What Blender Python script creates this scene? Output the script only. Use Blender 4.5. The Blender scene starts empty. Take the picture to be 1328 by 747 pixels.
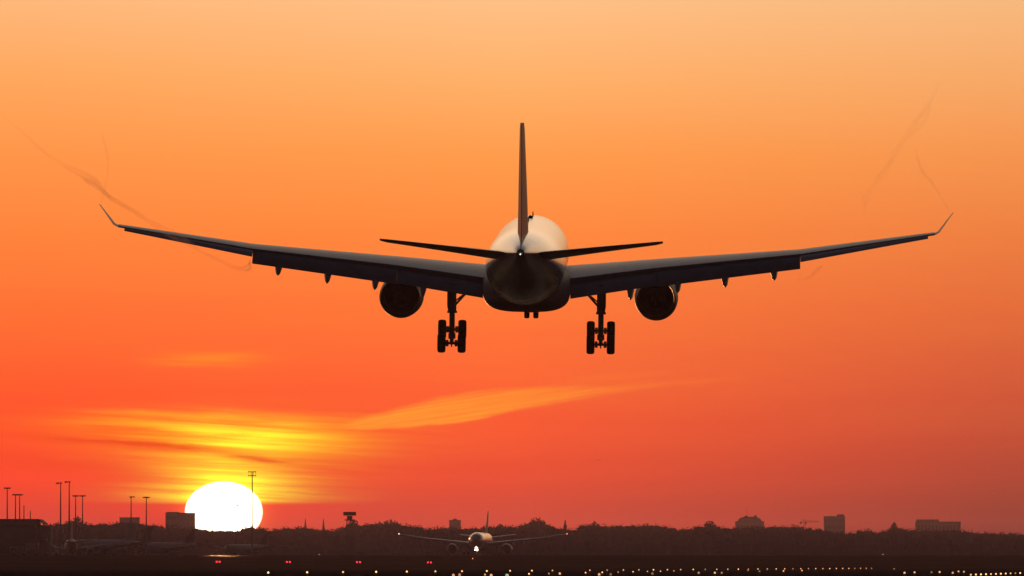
import bpy, bmesh, math, random
from mathutils import Vector, Matrix, Euler
R = math.radians
random.seed(11)

# ------------------------------------------------------------------ camera, sky, sun, exposure
scene = bpy.context.scene
COL = scene.collection
F = 10714.0            # focal length in photo pixels (1328 wide)
EYE_Y = 733.6          # photo row of the camera's eye level
HAZE = 4.2e-5          # density of the evening haze, per metre
EYE = 0.9              # camera height over the runway
PITCH = math.atan((EYE_Y - 373.5) / F)

cam_d = bpy.data.cameras.new('camera')
cam_d.sensor_width = 36.0
cam_d.lens = 36.0 * F / 1328.0
cam_d.clip_start = 1.0
cam_d.clip_end = 40000.0
cam = bpy.data.objects.new('camera', cam_d)
COL.objects.link(cam)
cam.location = (0, 0, EYE)
cam.rotation_euler = (R(90) + PITCH, 0, 0)
scene.camera = cam

SUN_AZ = (290.5 - 664) / F          # radians, + to the right of +Y
SUN_EL = (EYE_Y - 664.0) / F

scene.view_settings.view_transform = 'Standard'
scene.view_settings.look = 'None'
scene.view_settings.exposure = 0.0
scene.view_settings.gamma = 1.0
scene.view_settings.use_curve_mapping = False
scene.render.engine = 'CYCLES'
scene.cycles.use_denoising = True
scene.cycles.max_bounces = 6
scene.cycles.diffuse_bounces = 2
scene.cycles.glossy_bounces = 3
scene.cycles.transparent_max_bounces = 16
scene.cycles.volume_bounces = 1
scene.cycles.sample_clamp_indirect = 4.0
scene.cycles.caustics_reflective = False
scene.cycles.caustics_refractive = False

sun_d = bpy.data.lights.new('sun', 'SUN')
sun_d.energy = 2.0
sun_d.color = (1.0, 0.40, 0.13)
sun_d.angle = R(0.53)
sun = bpy.data.objects.new('sun', sun_d)
COL.objects.link(sun)
sun_dir = Vector((math.sin(SUN_AZ) * math.cos(SUN_EL), math.cos(SUN_AZ) * math.cos(SUN_EL), math.sin(SUN_EL)))
sun.rotation_euler = (-sun_dir).to_track_quat('-Z', 'Y').to_euler()
sun.location = (0, 0, 500)


def lin(c):
    out = []
    for v in c:
        v = v / 255.0
        out.append(v / 12.92 if v <= 0.04045 else ((v + 0.055) / 1.055) ** 2.4)
    return out


def build_world():
    w = bpy.data.worlds.new('World')
    scene.world = w
    w.use_nodes = True
    nt = w.node_tree
    nt.nodes.clear()
    N, L = nt.nodes, nt.links

    class S:
        """a float socket with arithmetic"""
        def __init__(self, s): self.s = s
        def __add__(a, b): return m('ADD', a, b)
        def __radd__(a, b): return m('ADD', b, a)
        def __sub__(a, b): return m('SUBTRACT', a, b)
        def __rsub__(a, b): return m('SUBTRACT', b, a)
        def __mul__(a, b): return m('MULTIPLY', a, b)
        def __rmul__(a, b): return m('MULTIPLY', b, a)
        def __truediv__(a, b): return m('DIVIDE', a, b)

    def put(sock, v):
        if isinstance(v, S): L.new(v.s, sock)
        else: sock.default_value = v

    def m(op, a, b=None, c=None, clamp=False):
        n = N.new('ShaderNodeMath'); n.operation = op; n.use_clamp = clamp
        put(n.inputs[0], a)
        if b is not None: put(n.inputs[1], b)
        if c is not None: put(n.inputs[2], c)
        return S(n.outputs[0])

    def smooth(x, a, b):
        n = N.new('ShaderNodeMapRange'); n.interpolation_type = 'SMOOTHSTEP'
        put(n.inputs[0], x); n.inputs[1].default_value = a; n.inputs[2].default_value = b
        return S(n.outputs[0])

    def linear(x, a, b):
        n = N.new('ShaderNodeMapRange'); n.clamp = True
        put(n.inputs[0], x); n.inputs[1].default_value = a; n.inputs[2].default_value = b
        return S(n.outputs[0])

    def ramp(x, stops):
        n = N.new('ShaderNodeValToRGB')
        put(n.inputs[0], x)
        el = n.color_ramp.elements
        while len(el) < len(stops): el.new(0.5)
        for e, (p, c) in zip(el, stops):
            e.position = p; e.color = (c[0], c[1], c[2], 1)
        sp = N.new('ShaderNodeSeparateColor')
        L.new(n.outputs[0], sp.inputs[0])
        return [S(sp.outputs[i]) for i in range(3)]

    def curve(x, pts, x0, x1, y0, y1):
        n = N.new('ShaderNodeFloatCurve')
        t = linear(x, x0, x1)
        L.new(t.s, n.inputs['Value'])
        cu = n.mapping.curves[0]
        ps = [((px - x0) / (x1 - x0), (py - y0) / (y1 - y0)) for px, py in pts]
        while len(cu.points) < len(ps): cu.points.new(0.5, 0.5)
        for q, p in zip(cu.points, ps): q.location = p
        n.mapping.update()
        return S(n.outputs[0]) * (y1 - y0) + y0

    tc = N.new('ShaderNodeTexCoord')
    sep = N.new('ShaderNodeSeparateXYZ')
    L.new(tc.outputs['Generated'], sep.inputs[0])
    dx, dy, dz = (S(sep.outputs[i]) for i in range(3))
    az = m('ARCTAN2', dx, dy)
    el = m('ARCSINE', dz)
    X = az * F + 664.0                 # azimuth and elevation, in 1/10714 rad
    Y = EYE_Y - el * F
    eld = el * (180 / math.pi)

    def gauss(x0, y0, sx, sy, slope=0.0):
        a = (X - x0) / sx
        b = (Y - y0 - (X - x0) * slope) / sy if slope else (Y - y0) / sy
        return m('EXPONENT', (a * a + b * b) * -1.0)

    def noise(sx, sy, slope=0.0, detail=5.0, rough=0.55, w=0.0, dist=0.0):
        c = N.new('ShaderNodeCombineXYZ')
        L.new((X / sx).s, c.inputs[0])
        L.new(((Y - X * slope) / sy).s, c.inputs[1])
        c.inputs[2].default_value = w
        n = N.new('ShaderNodeTexNoise')
        n.inputs['Scale'].default_value = 1.0
        n.inputs['Detail'].default_value = detail
        n.inputs['Roughness'].default_value = rough
        n.inputs['Distortion'].default_value = dist
        L.new(c.outputs[0], n.inputs['Vector'])
        return S(n.outputs['Fac'])

    T = Y / 760.0
    left = [(0, (252, 182, 122)), (100, (255, 166, 94)), (200, (255, 147, 73)), (300, (255, 130, 59)), (400, (255, 111, 51)),
            (500, (255, 87, 42)), (560, (254, 74, 37)), (620, (248, 64, 38)), (655, (222, 59, 42)), (690, (196, 56, 44))]
    mid = [(0, (252, 191, 134)), (100, (254, 176, 106)), (200, (255, 154, 76)), (300, (255, 135, 62)), (400, (253, 117, 55)),
           (500, (250, 97, 49)), (560, (244, 83, 46)), (620, (226, 71, 45)), (655, (205, 65, 47)), (690, (190, 60, 47))]
    right = [(0, (246, 185, 127)), (100, (246, 169, 104)), (200, (244, 148, 79)), (300, (237, 127, 65)), (400, (227, 106, 57)),
             (500, (210, 88, 54)), (560, (195, 77, 50)), (620, (169, 63, 46)), (655, (146, 55, 42)), (690, (130, 49, 41))]
    rl, rm, rr = [ramp(T, [(p / 760.0, lin(c)) for p, c in st]) for st in (left, mid, right)]
    wl = 1.0 - linear(X, 40, 664)
    wr = linear(X, 664, 1300)
    base = [(a * wl + b * (1.0 - wl - wr) + c * wr) for a, b, c in zip(rl, rm, rr)]

    # higher sky, by degrees
    up = ramp(eld / 90.0, [(0.043, lin((252, 193, 140))), (0.08, (1.7, 1.08, 0.62)), (0.14, (1.45, 1.02, 0.68)),
                           (0.24, (0.36, 0.31, 0.27)), (0.4, (0.07, 0.085, 0.12)), (0.7, (0.025, 0.035, 0.06)), (1.0, (0.02, 0.025, 0.04))])
    wu = smooth(eld, 3.8, 4.6)
    base = [a * (1.0 - wu) + b * wu for a, b in zip(base, up)]

    # thin horizontal streaks all over
    st1 = noise(520, 34, -0.03, 4.0, 0.5, 3.0) - 0.5
    st2 = noise(260, 9, 0.05, 5.0, 0.6, 7.0, 0.4)
    band = linear(Y, 250, 560)
    base = [c * (1.0 + st1 * k * band) for c, k in zip(base, (0.08, 0.40, 0.15))]

    # glow round the sun, cut by darker bars of cloud and by the haze bank under it
    Y_still = Y
    Y = Y + (noise(130, 26, 0.06, 5.0, 0.6, 2.2, 0.3) - 0.5) * 16.0     # ragged cloud edges
    bars = gauss(120, 572, 110, 6.0, 0.05) * 0.85 + gauss(222, 581, 85, 5.0, 0.07) * 1.15 + gauss(336, 596, 42, 3.8, 0.07) * 1.2 \
        + gauss(300, 563, 38, 2.4, 0.03) * 0.45 + gauss(60, 600, 120, 12, 0.06) * 0.6 + gauss(236, 637, 34, 3.2, 0.05) * 0.55 \
        + gauss(400, 640, 60, 2.4, 0.03) * 0.5 + gauss(180, 618, 60, 5, 0.0) * 0.45
    bars = m('MULTIPLY', bars, smooth(st2, 0.25, 0.6), clamp=True)
    fil = smooth(st2, 0.28, 0.72)
    hot = gauss(305, 569, 72, 14, 0.06) * 1.2 + gauss(300, 562, 120, 22, 0.02) * 0.6 + gauss(292, 628, 80, 36) * 2.1 + gauss(300, 645, 110, 9) * 0.5 + gauss(385, 562, 45, 13, 0.05) * 0.3
    warm = gauss(290, 560, 205, 34, 0.015) * 1.1 + gauss(300, 600, 150, 52) * 0.8 + gauss(275, 466, 95, 13) * 1.15 + gauss(160, 545, 90, 20) * 0.35 + gauss(415, 574, 75, 24, 0.03) * 0.55
    patch = gauss(270, 465, 90, 13)
    top_edge = smooth(Y + st2 * 14.0, 533, 549)
    Y = Y_still
    warm = warm * m('MAXIMUM', top_edge * 0.75 + 0.25, patch)
    glow_g = hot * (fil * 0.75 + 0.40) * 0.45 + warm * (fil * 0.85 + 0.25) * 0.13
    bank = 1.0 - smooth(Y + (st2 - 0.5) * 5.0, 648, 656)
    glow_g = glow_g * (1.0 - bars * 0.93) * bank
    red = gauss(292, 664, 120, 26)
    base = [base[0] * (1.0 - bars * 0.10) + glow_g * 0.35 + red * 0.16,
            base[1] * (1.0 - bars * 0.10) + glow_g,
            base[2] * (1.0 - bars * 0.15) + glow_g * 0.03 - m('MULTIPLY', warm, 0.010)]

    # the long feather of cloud
    low = curve(X, [(430, 559), (560, 552), (700, 527), (830, 506), (1000, 489)], 430, 1000, 470, 570)
    upp = curve(X, [(430, 555), (520, 530), (605, 511), (700, 503.5), (800, 500), (1000, 485)], 430, 1000, 470, 570)
    fn = noise(60, 9, -0.16, 6.0, 0.62, 1.3, 0.6)
    fine = noise(150, 3.6, -0.15, 5.0, 0.65, 5.3, 0.5)
    yy = Y + (fn - 0.5) * 9.0
    dlo = low - yy
    dup = yy - upp
    feather = smooth(dlo, -2.5, 3.5) * smooth(dup, -6.0, 6.0) * smooth(X, 424, 470) * (1.0 - smooth(X, 560, 900) * 0.72) * (1.0 - smooth(X, 860, 1010))
    feather = feather * (smooth(fine, 0.25, 0.7) * 0.65 + 0.42) + gauss(795, 489, 62, 5.0, -0.09) * 0.2 * smooth(fine, 0.3, 0.6)
    feather = m('MULTIPLY', feather, 1.0, clamp=True)
    fc = lin((255, 156, 46))
    base = [b * (1.0 - feather * 0.85) + feather * (0.85 * c) for b, c in zip(base, fc)]

    # falls off away from the sun's side of the sky and below the horizon
    da = az - SUN_AZ
    front = m('EXPONENT', da * da * (-1.0 / R(38) ** 2)) * smooth(eld, -6.0, -0.5)
    base = [m('MAXIMUM', b, 0.0) * front for b in base]

    # disc of the sun, flattened by refraction
    a = (X - 290.5) / 49.0
    b = (Y - 664.0) / 38.5
    disc = 1.0 - smooth(m('SQRT', a * a + b * b), 0.94, 1.05)
    halo = m('EXPONENT', m('MAXIMUM', m('SQRT', a * a + b * b) - 1.0, 0.0) * -5.0)
    base = [base[0] + halo * 0.25 + disc * 5.0, base[1] + halo * 0.30 * (bank * 0.75 + 0.25) + disc * 4.6, base[2] + disc * 3.2]

    # this is the sky above the low haze layer: what reaches the eye is dimmed by the air
    path = m('MINIMUM', m('DIVIDE', 45.1, m('MAXIMUM', el, 0.001)), 8550.0)
    clear = m('EXPONENT', path * (HAZE * 0.86)) * 0.985
    base = [c * clear for c in base]
    dome = smooth(eld, -2.0, 3.0) * (1.0 - front * (1.0 - smooth(eld, 8.0, 30.0)))
    base = [base[0] + dome * 0.004, base[1] + dome * 0.0055, base[2] + dome * 0.010]

    cc = N.new('ShaderNodeCombineColor')
    for i in range(3): L.new(base[i].s, cc.inputs[i])
    bg = N.new('ShaderNodeBackground')
    L.new(cc.outputs[0], bg.inputs[0])
    bg.inputs[1].default_value = 1.0

    sky = N.new('ShaderNodeTexSky')
    sky.sky_type = 'NISHITA'
    sky.sun_disc = False
    sky.sun_elevation = SUN_EL
    sky.sun_rotation = SUN_AZ
    sky.dust_density = 3.0
    bg2 = N.new('ShaderNodeBackground')
    L.new(sky.outputs[0], bg2.inputs[0])
    bg2.inputs[1].default_value = 0.006
    add = N.new('ShaderNodeAddShader')
    L.new(bg.outputs[0], add.inputs[0]); L.new(bg2.outputs[0], add.inputs[1])
    out = N.new('ShaderNodeOutputWorld')
    L.new(add.outputs[0], out.inputs[0])
    w.cycles.sampling_method = 'MANUAL'
    w.cycles.sample_map_resolution = 1024


build_world()


# ------------------------------------------------------------------ helpers
def at(px, py, d):
    """point at distance d (along +Y) seen at photo pixel px, py"""
    cx, cy = (px - 664) / F, (373.5 - py) / F
    y = math.cos(PITCH) - cy * math.sin(PITCH)
    z = math.sin(PITCH) + cy * math.cos(PITCH)
    return Vector((cx / y * d, d, EYE + z / y * d))


def tag(o, label=None, cat=None, group=None, kind=None):
    if label: o['label'] = label
    if cat: o['category'] = cat
    if group: o['group'] = group
    if kind: o['kind'] = kind
    return o


def empty(name, loc=(0, 0, 0), rot=(0, 0, 0)):
    o = bpy.data.objects.new(name, None)
    o.empty_display_size = 0.5
    COL.objects.link(o)
    o.location = loc
    o.rotation_euler = rot
    return o


def copy_tree(o, parent=None):
    c = o.copy()
    COL.objects.link(c)
    if parent:
        c.parent = parent
        c.matrix_parent_inverse = o.matrix_parent_inverse.copy()
    for ch in list(o.children):
        copy_tree(ch, c)
    return c


class MB:
    def __init__(self, off=(0, 0, 0)):
        self.v, self.f, self.off = [], [], Vector(off)

    def add(self, vs, fs):
        n = len(self.v)
        self.v += [Vector(p) + self.off for p in vs]
        self.f += [[i + n for i in f] for f in fs]

    def loft(self, rings, cap0=True, cap1=True):
        k = len(rings[0])
        vs = [p for r in rings for p in r]
        fs = []
        for i in range(len(rings) - 1):
            for j in range(k):
                a, b = i * k + j, i * k + (j + 1) % k
                fs.append([a, b, b + k, a + k])
        if cap0: fs.append(list(range(k))[::-1])
        if cap1: fs.append([(len(rings) - 1) * k + j for j in range(k)])
        self.add(vs, fs)

    def box(self, c, s, rot=None):
        vs = []
        for sx in (-.5, .5):
            for sy in (-.5, .5):
                for sz in (-.5, .5):
                    p = Vector((sx * s[0], sy * s[1], sz * s[2]))
                    if rot is not None: p = rot @ p
                    vs.append(p + Vector(c))
        self.add(vs, [[0, 1, 3, 2], [4, 6, 7, 5], [0, 4, 5, 1], [2, 3, 7, 6], [0, 2, 6, 4], [1, 5, 7, 3]])

    def rbox(self, c, s, b=0.1, seg=3):
        """box with rounded vertical and horizontal edges"""
        hx, hy, hz = s[0] / 2, s[1] / 2, s[2] / 2
        def ring(z, ins):
            r = max(b - ins, 0.001)
            pts = []
            for qx, qy, a0 in ((1, 1, 0), (-1, 1, 90), (-1, -1, 180), (1, -1, 270)):
                for i in range(seg + 1):
                    a = R(a0 + 90 * i / seg)
                    pts.append((c[0] + qx * (hx - b) + (b - ins) * math.cos(a), c[1] + qy * (hy - b) + (b - ins) * math.sin(a), c[2] + z))
            return pts
        rings = []
        for i in range(seg + 1):
            a = R(90 * i / seg)
            rings.append(ring(-hz + b * (1 - math.sin(a)), b * (1 - math.cos(a)) * 0.98))
        rings = rings[::1]
        lower = [ring(-hz + b * (1 - math.sin(R(90 - 90 * i / seg))), b * 0.98 * (1 - math.cos(R(90 - 90 * i / seg)))) for i in range(seg + 1)]
        upper = [ring(hz - b * (1 - math.sin(R(90 * i / seg))), b * 0.98 * (1 - math.cos(R(90 * i / seg)))) for i in range(seg + 1)]
        self.loft(lower + upper)

    def tube(self, path, radii, n=10, caps=True):
        path = [Vector(p) for p in path]
        if not isinstance(radii, (list, tuple)): radii = [radii] * len(path)
        rings = []
        for i, p in enumerate(path):
            t = (path[min(i + 1, len(path) - 1)] - path[max(i - 1, 0)]).normalized()
            u = Vector((0, 0, 1)) if abs(t.z) < 0.9 else Vector((1, 0, 0))
            a = t.cross(u).normalized(); b = t.cross(a)
            rings.append([p + (a * math.cos(2 * math.pi * j / n) + b * math.sin(2 * math.pi * j / n)) * radii[i] for j in range(n)])
        self.loft(rings, caps, caps)

    def lathe(self, prof, c, axis='y', n=32, cap0=False, cap1=False):
        """prof: (along, radius)"""
        rings = []
        for h, r in prof:
            ring = []
            for j in range(n):
                a = 2 * math.pi * j / n
                u, w = r * math.cos(a), r * math.sin(a)
                p = {'y': (u, h, w), 'x': (h, u, w), 'z': (u, w, h)}[axis]
                ring.append((p[0] + c[0], p[1] + c[1], p[2] + c[2]))
            rings.append(ring)
        self.loft(rings, cap0, cap1)

    def build(self, name, mat, parent=None, smooth=None, recalc=True):
        me = bpy.data.meshes.new(name)
        me.from_pydata([tuple(p) for p in self.v], [], self.f)
        if recalc:
            bm = bmesh.new(); bm.from_mesh(me)
            bmesh.ops.recalc_face_normals(bm, faces=bm.faces)
            bm.to_mesh(me); bm.free()
        me.materials.append(mat)
        o = bpy.data.objects.new(name, me)
        COL.objects.link(o)
        if parent: o.parent = parent
        if smooth:
            for p in me.polygons: p.use_smooth = True
            if hasattr(me, 'set_sharp_from_angle'): me.set_sharp_from_angle(angle=R(smooth))
        return o


def mat(name, color, rough=0.5, metal=0.0, spec=0.5, coat=0.0, var=0.0, vscale=1.0, bump=0.0, bscale=1.0, emit=None, estr=0.0, stretch=None):
    m = bpy.data.materials.new(name)
    m.use_nodes = True
    nt = m.node_tree
    b = nt.nodes['Principled BSDF']
    b.inputs['Base Color'].default_value = (*color, 1)
    b.inputs['Roughness'].default_value = rough
    b.inputs['Metallic'].default_value = metal
    b.inputs['Specular IOR Level'].default_value = spec
    b.inputs['Coat Weight'].default_value = coat
    b.inputs['Coat Roughness'].default_value = 0.08
    if emit:
        b.inputs['Emission Color'].default_value = (*emit, 1)
        b.inputs['Emission Strength'].default_value = estr
    if var or bump:
        tc = nt.nodes.new('ShaderNodeTexCoord')
        mp = nt.nodes.new('ShaderNodeMapping')
        nt.links.new(tc.outputs['Object'], mp.inputs[0])
        if stretch: mp.inputs['Scale'].default_value = stretch
        if var:
            n = nt.nodes.new('ShaderNodeTexNoise')
            n.inputs['Scale'].default_value = vscale
            n.inputs['Detail'].default_value = 6
            nt.links.new(mp.outputs[0], n.inputs['Vector'])
            r = nt.nodes.new('ShaderNodeValToRGB')
            r.color_ramp.elements[0].position = 0.3
            r.color_ramp.elements[1].position = 0.7
            r.color_ramp.elements[0].color = (*[c * (1 - var) for c in color], 1)
            r.color_ramp.elements[1].color = (*[min(c * (1 + var), 1) for c in color], 1)
            nt.links.new(n.outputs['Fac'], r.inputs[0])
            nt.links.new(r.outputs[0], b.inputs['Base Color'])
        if bump:
            n2 = nt.nodes.new('ShaderNodeTexNoise')
            n2.inputs['Scale'].default_value = bscale
            n2.inputs['Detail'].default_value = 5
            nt.links.new(mp.outputs[0], n2.inputs['Vector'])
            bp = nt.nodes.new('ShaderNodeBump')
            bp.inputs['Strength'].default_value = bump
            bp.inputs['Distance'].default_value = 0.2
            nt.links.new(n2.outputs['Fac'], bp.inputs['Height'])
            nt.links.new(bp.outputs[0], b.inputs['Normal'])
    return m


M = {
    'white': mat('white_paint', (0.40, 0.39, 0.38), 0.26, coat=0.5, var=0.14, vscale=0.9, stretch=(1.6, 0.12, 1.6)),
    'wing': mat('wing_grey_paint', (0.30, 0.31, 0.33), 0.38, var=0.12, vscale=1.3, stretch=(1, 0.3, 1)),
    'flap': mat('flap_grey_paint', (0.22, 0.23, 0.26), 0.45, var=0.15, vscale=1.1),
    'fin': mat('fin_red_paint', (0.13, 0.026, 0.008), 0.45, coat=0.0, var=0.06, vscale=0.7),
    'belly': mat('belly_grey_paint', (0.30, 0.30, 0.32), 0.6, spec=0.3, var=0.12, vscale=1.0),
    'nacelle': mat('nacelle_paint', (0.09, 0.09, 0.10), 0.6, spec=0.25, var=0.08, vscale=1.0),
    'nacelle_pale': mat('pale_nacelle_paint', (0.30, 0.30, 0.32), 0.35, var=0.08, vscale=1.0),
    'metal': mat('bare_metal', (0.32, 0.30, 0.29), 0.35, metal=1.0, var=0.15, vscale=3.0),
    'hot': mat('burnt_exhaust_metal', (0.045, 0.038, 0.034), 0.6, metal=0.6, var=0.3, vscale=4.0),
    'gear': mat('gear_grey_paint', (0.28, 0.28, 0.29), 0.45, var=0.2, vscale=5.0),
    'rubber': mat('tyre_rubber', (0.02, 0.02, 0.021), 0.8, spec=0.2, var=0.2, vscale=6.0),
    'glass': mat('dark_glass', (0.02, 0.022, 0.025), 0.08, spec=0.6),
    'far_glass': mat('curtained_glass', (0.16, 0.16, 0.17), 0.7, spec=0.0, var=0.2, vscale=0.4),
    'dark': mat('dark_steel', (0.06, 0.06, 0.062), 0.55, var=0.2, vscale=2.0),
    'galv': mat('galvanised_steel', (0.25, 0.25, 0.26), 0.55, metal=0.4, var=0.15, vscale=2.0),
    'concrete': mat('weathered_concrete', (0.26, 0.25, 0.245), 0.9, spec=0.0, var=0.2, vscale=0.25),
    'cladding': mat('pale_cladding', (0.32, 0.32, 0.33), 0.9, spec=0.0, var=0.12, vscale=0.15),
    'roofing': mat('dark_roofing', (0.08, 0.08, 0.085), 0.8, spec=0.2, var=0.2, vscale=0.3),
    'brick': mat('brown_brick', (0.22, 0.12, 0.09), 0.85, spec=0.2, var=0.25, vscale=0.5),
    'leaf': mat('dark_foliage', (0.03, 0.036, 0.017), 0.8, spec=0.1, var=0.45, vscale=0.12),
    'bark': mat('bark', (0.08, 0.06, 0.045), 0.9, spec=0.1, var=0.3, vscale=1.5),
    'yellow': mat('yellow_vehicle_paint', (0.30, 0.21, 0.05), 0.8, spec=0.0, var=0.08),
    'lamp_white': mat('white_lamp', (0.9, 0.8, 0.6), 0.3, emit=(1.0, 0.47, 0.17), estr=1.8),
    'lamp_dim': mat('dim_lamp', (0.8, 0.6, 0.4), 0.3, emit=(1.0, 0.45, 0.2), estr=0.8),
    'lamp_doubling': mat('doubling_lamp', (0.9, 0.7, 0.5), 0.3, emit=(1.0, 0.45, 0.18), estr=1.8),
    'lamp_green': mat('green_lamp', (0.3, 0.8, 0.5), 0.3, emit=(0.35, 0.9, 0.6), estr=0.6),
    'lamp_red': mat('red_lamp', (0.8, 0.05, 0.05), 0.3, emit=(1.0, 0.02, 0.03), estr=4.0),
    'landing': mat('landing_lamp', (1, 0.95, 0.85), 0.2, emit=(1.0, 0.80, 0.60), estr=40.0),
    'tip': mat('tip_lamp', (1, 0.95, 0.85), 0.2, emit=(1.0, 0.75, 0.55), estr=3.0),
    'tip_red': mat('tip_red_lamp', (1, 0.5, 0.35), 0.2, emit=(1.0, 0.25, 0.12), estr=3.0),
}

def vary(m_, lo, hi):
    """lamps of one kind do not all burn equally bright"""
    nt = m_.node_tree
    b = nt.nodes['Principled BSDF']
    e = b.inputs['Emission Strength'].default_value
    oi = nt.nodes.new('ShaderNodeObjectInfo')
    r_ = nt.nodes.new('ShaderNodeMapRange')
    r_.inputs[3].default_value = e * lo; r_.inputs[4].default_value = e * hi
    nt.links.new(oi.outputs['Random'], r_.inputs[0])
    nt.links.new(r_.outputs[0], b.inputs['Emission Strength'])


for k in ('lamp_white', 'lamp_doubling', 'lamp_dim'):
    vary(M[k], 0.3, 1.7)

# ------------------------------------------------------------------ ground
PLATEAU = 4.5


def ground_z(y):
    t = min(max((y - 1980) / (2880 - 1980), 0), 1)
    return PLATEAU * t * t * (3 - 2 * t)


def ground():
    mb = MB()
    xs = [-3900, -1500, -700, -420, -300, -200, -100, 0, 100, 200, 300, 420, 700, 1500, 3900]
    ys = [-400, 300, 700, 1000, 1400, 1800, 1980] + [1980 + 45 * i for i in range(1, 21)] + [3000, 3100, 3500, 4200, 5500, 8500]
    vs = [(x, y, ground_z(y)) for y in ys for x in xs]
    n = len(xs)
    fs = [[j * n + i, j * n + i + 1, (j + 1) * n + i + 1, (j + 1) * n + i] for j in range(len(ys) - 1) for i in range(n - 1)]
    mb.add(vs, fs)
    g = mat('dark_grass', (0.028, 0.026, 0.015), 0.95, spec=0.0, var=0.5, vscale=0.02, bump=0.6, bscale=0.5)
    o = mb.build('ground', g, smooth=40)
    tag(o, kind='structure')


ground()


def strip(name, x0, x1, y0, y1, m, lift=0.004, ang=0.0, n=10):
    """a paved strip lying on the ground; ang skews it sideways with distance"""
    mb = MB()
    vs, fs = [], []
    for i in range(n + 1):
        y = y0 + (y1 - y0) * i / n
        dxx = (y - y0) * math.tan(ang)
        vs += [(x0 + dxx, y, ground_z(y) + lift), (x1 + dxx, y, ground_z(y) + lift)]
    for i in range(n):
        fs.append([2 * i, 2 * i + 1, 2 * i + 3, 2 * i + 2])
    mb.add(vs, fs)
    o = mb.build(name, m)
    tag(o, kind='structure')
    return o


def damp(name, base, sheen, rough):
    m_ = bpy.data.materials.new(name)
    m_.use_nodes = True
    nt = m_.node_tree
    nt.nodes.clear()
    d_ = nt.nodes.new('ShaderNodeBsdfDiffuse'); d_.inputs[0].default_value = (*base, 1)
    g_ = nt.nodes.new('ShaderNodeBsdfGlossy'); g_.inputs[0].default_value = (1, 1, 1, 1); g_.inputs['Roughness'].default_value = rough
    tc = nt.nodes.new('ShaderNodeTexCoord')
    n_ = nt.nodes.new('ShaderNodeTexNoise'); n_.inputs['Scale'].default_value = 0.03; n_.inputs['Detail'].default_value = 4
    nt.links.new(tc.outputs['Object'], n_.inputs['Vector'])
    r_ = nt.nodes.new('ShaderNodeMapRange'); r_.inputs[1].default_value = 0.3; r_.inputs[2].default_value = 0.7
    r_.inputs[3].default_value = sheen * 0.4; r_.inputs[4].default_value = sheen * 1.6
    nt.links.new(n_.outputs['Fac'], r_.inputs[0])
    x_ = nt.nodes.new('ShaderNodeMixShader')
    nt.links.new(r_.outputs[0], x_.inputs[0]); nt.links.new(d_.outputs[0], x_.inputs[1]); nt.links.new(g_.outputs[0], x_.inputs[2])
    o_ = nt.nodes.new('ShaderNodeOutputMaterial'); nt.links.new(x_.outputs[0], o_.inputs[0])
    return m_


asphalt = damp('damp_asphalt', (0.03, 0.03, 0.032), 0.02, 0.0)
taxi_mat = damp('damp_taxiway_asphalt', (0.04, 0.04, 0.042), 0.06, 0.25)
strip('runway', -400, 700, 640, 1960, asphalt, 0.02, n=2)
strip('taxiway', -330, 330, 3040, 3100, taxi_mat, 0.03)
strip('wet_track', at(262, 720, 2700).x, at(344, 720, 2700).x, 2660, 2760, damp('wet_track_surface', (0.03, 0.03, 0.03), 0.006, 0.14), 0.03)


# ------------------------------------------------------------------ airliners
def foil(t=0.12, camber=0.02, cut=1.0, n=9):
    """closed section: (chord fraction, height fraction)"""
    xs = [cut * 0.5 * (1 - math.cos(math.pi * i / n)) for i in range(n + 1)]
    def th(x): return 5 * t * (0.2969 * math.sqrt(x) - 0.126 * x - 0.3516 * x * x + 0.2843 * x ** 3 - 0.1015 * x ** 4)
    def cm(x): return camber * 4 * x * (1 - x)
    up = [(x, cm(x) + th(x)) for x in reversed(xs)]
    lo = [(x, cm(x) - th(x)) for x in xs[1:]]
    return up + lo


def lerp(a, b, t): return a + (b - a) * t


# span stations: x, leading edge y, trailing edge y, leading edge z, twist (drop per chord), thickness
WING = [(2.3, 10.2, -3.1, -1.42, 0.040, 0.125), (9.4, 5.6, -3.9, -0.42, 0.034, 0.112), (19.7, -0.8, -6.5, 0.80, 0.028, 0.10), (29.2, -6.7, -9.1, 2.45, 0.02, 0.095)]


def wing_at(x):
    for a, b in zip(WING, WING[1:]):
        if x <= b[0]:
            t = (x - a[0]) / (b[0] - a[0])
            return [lerp(p, q, t) for p, q in zip(a, b)]
    return list(WING[-1])


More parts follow.
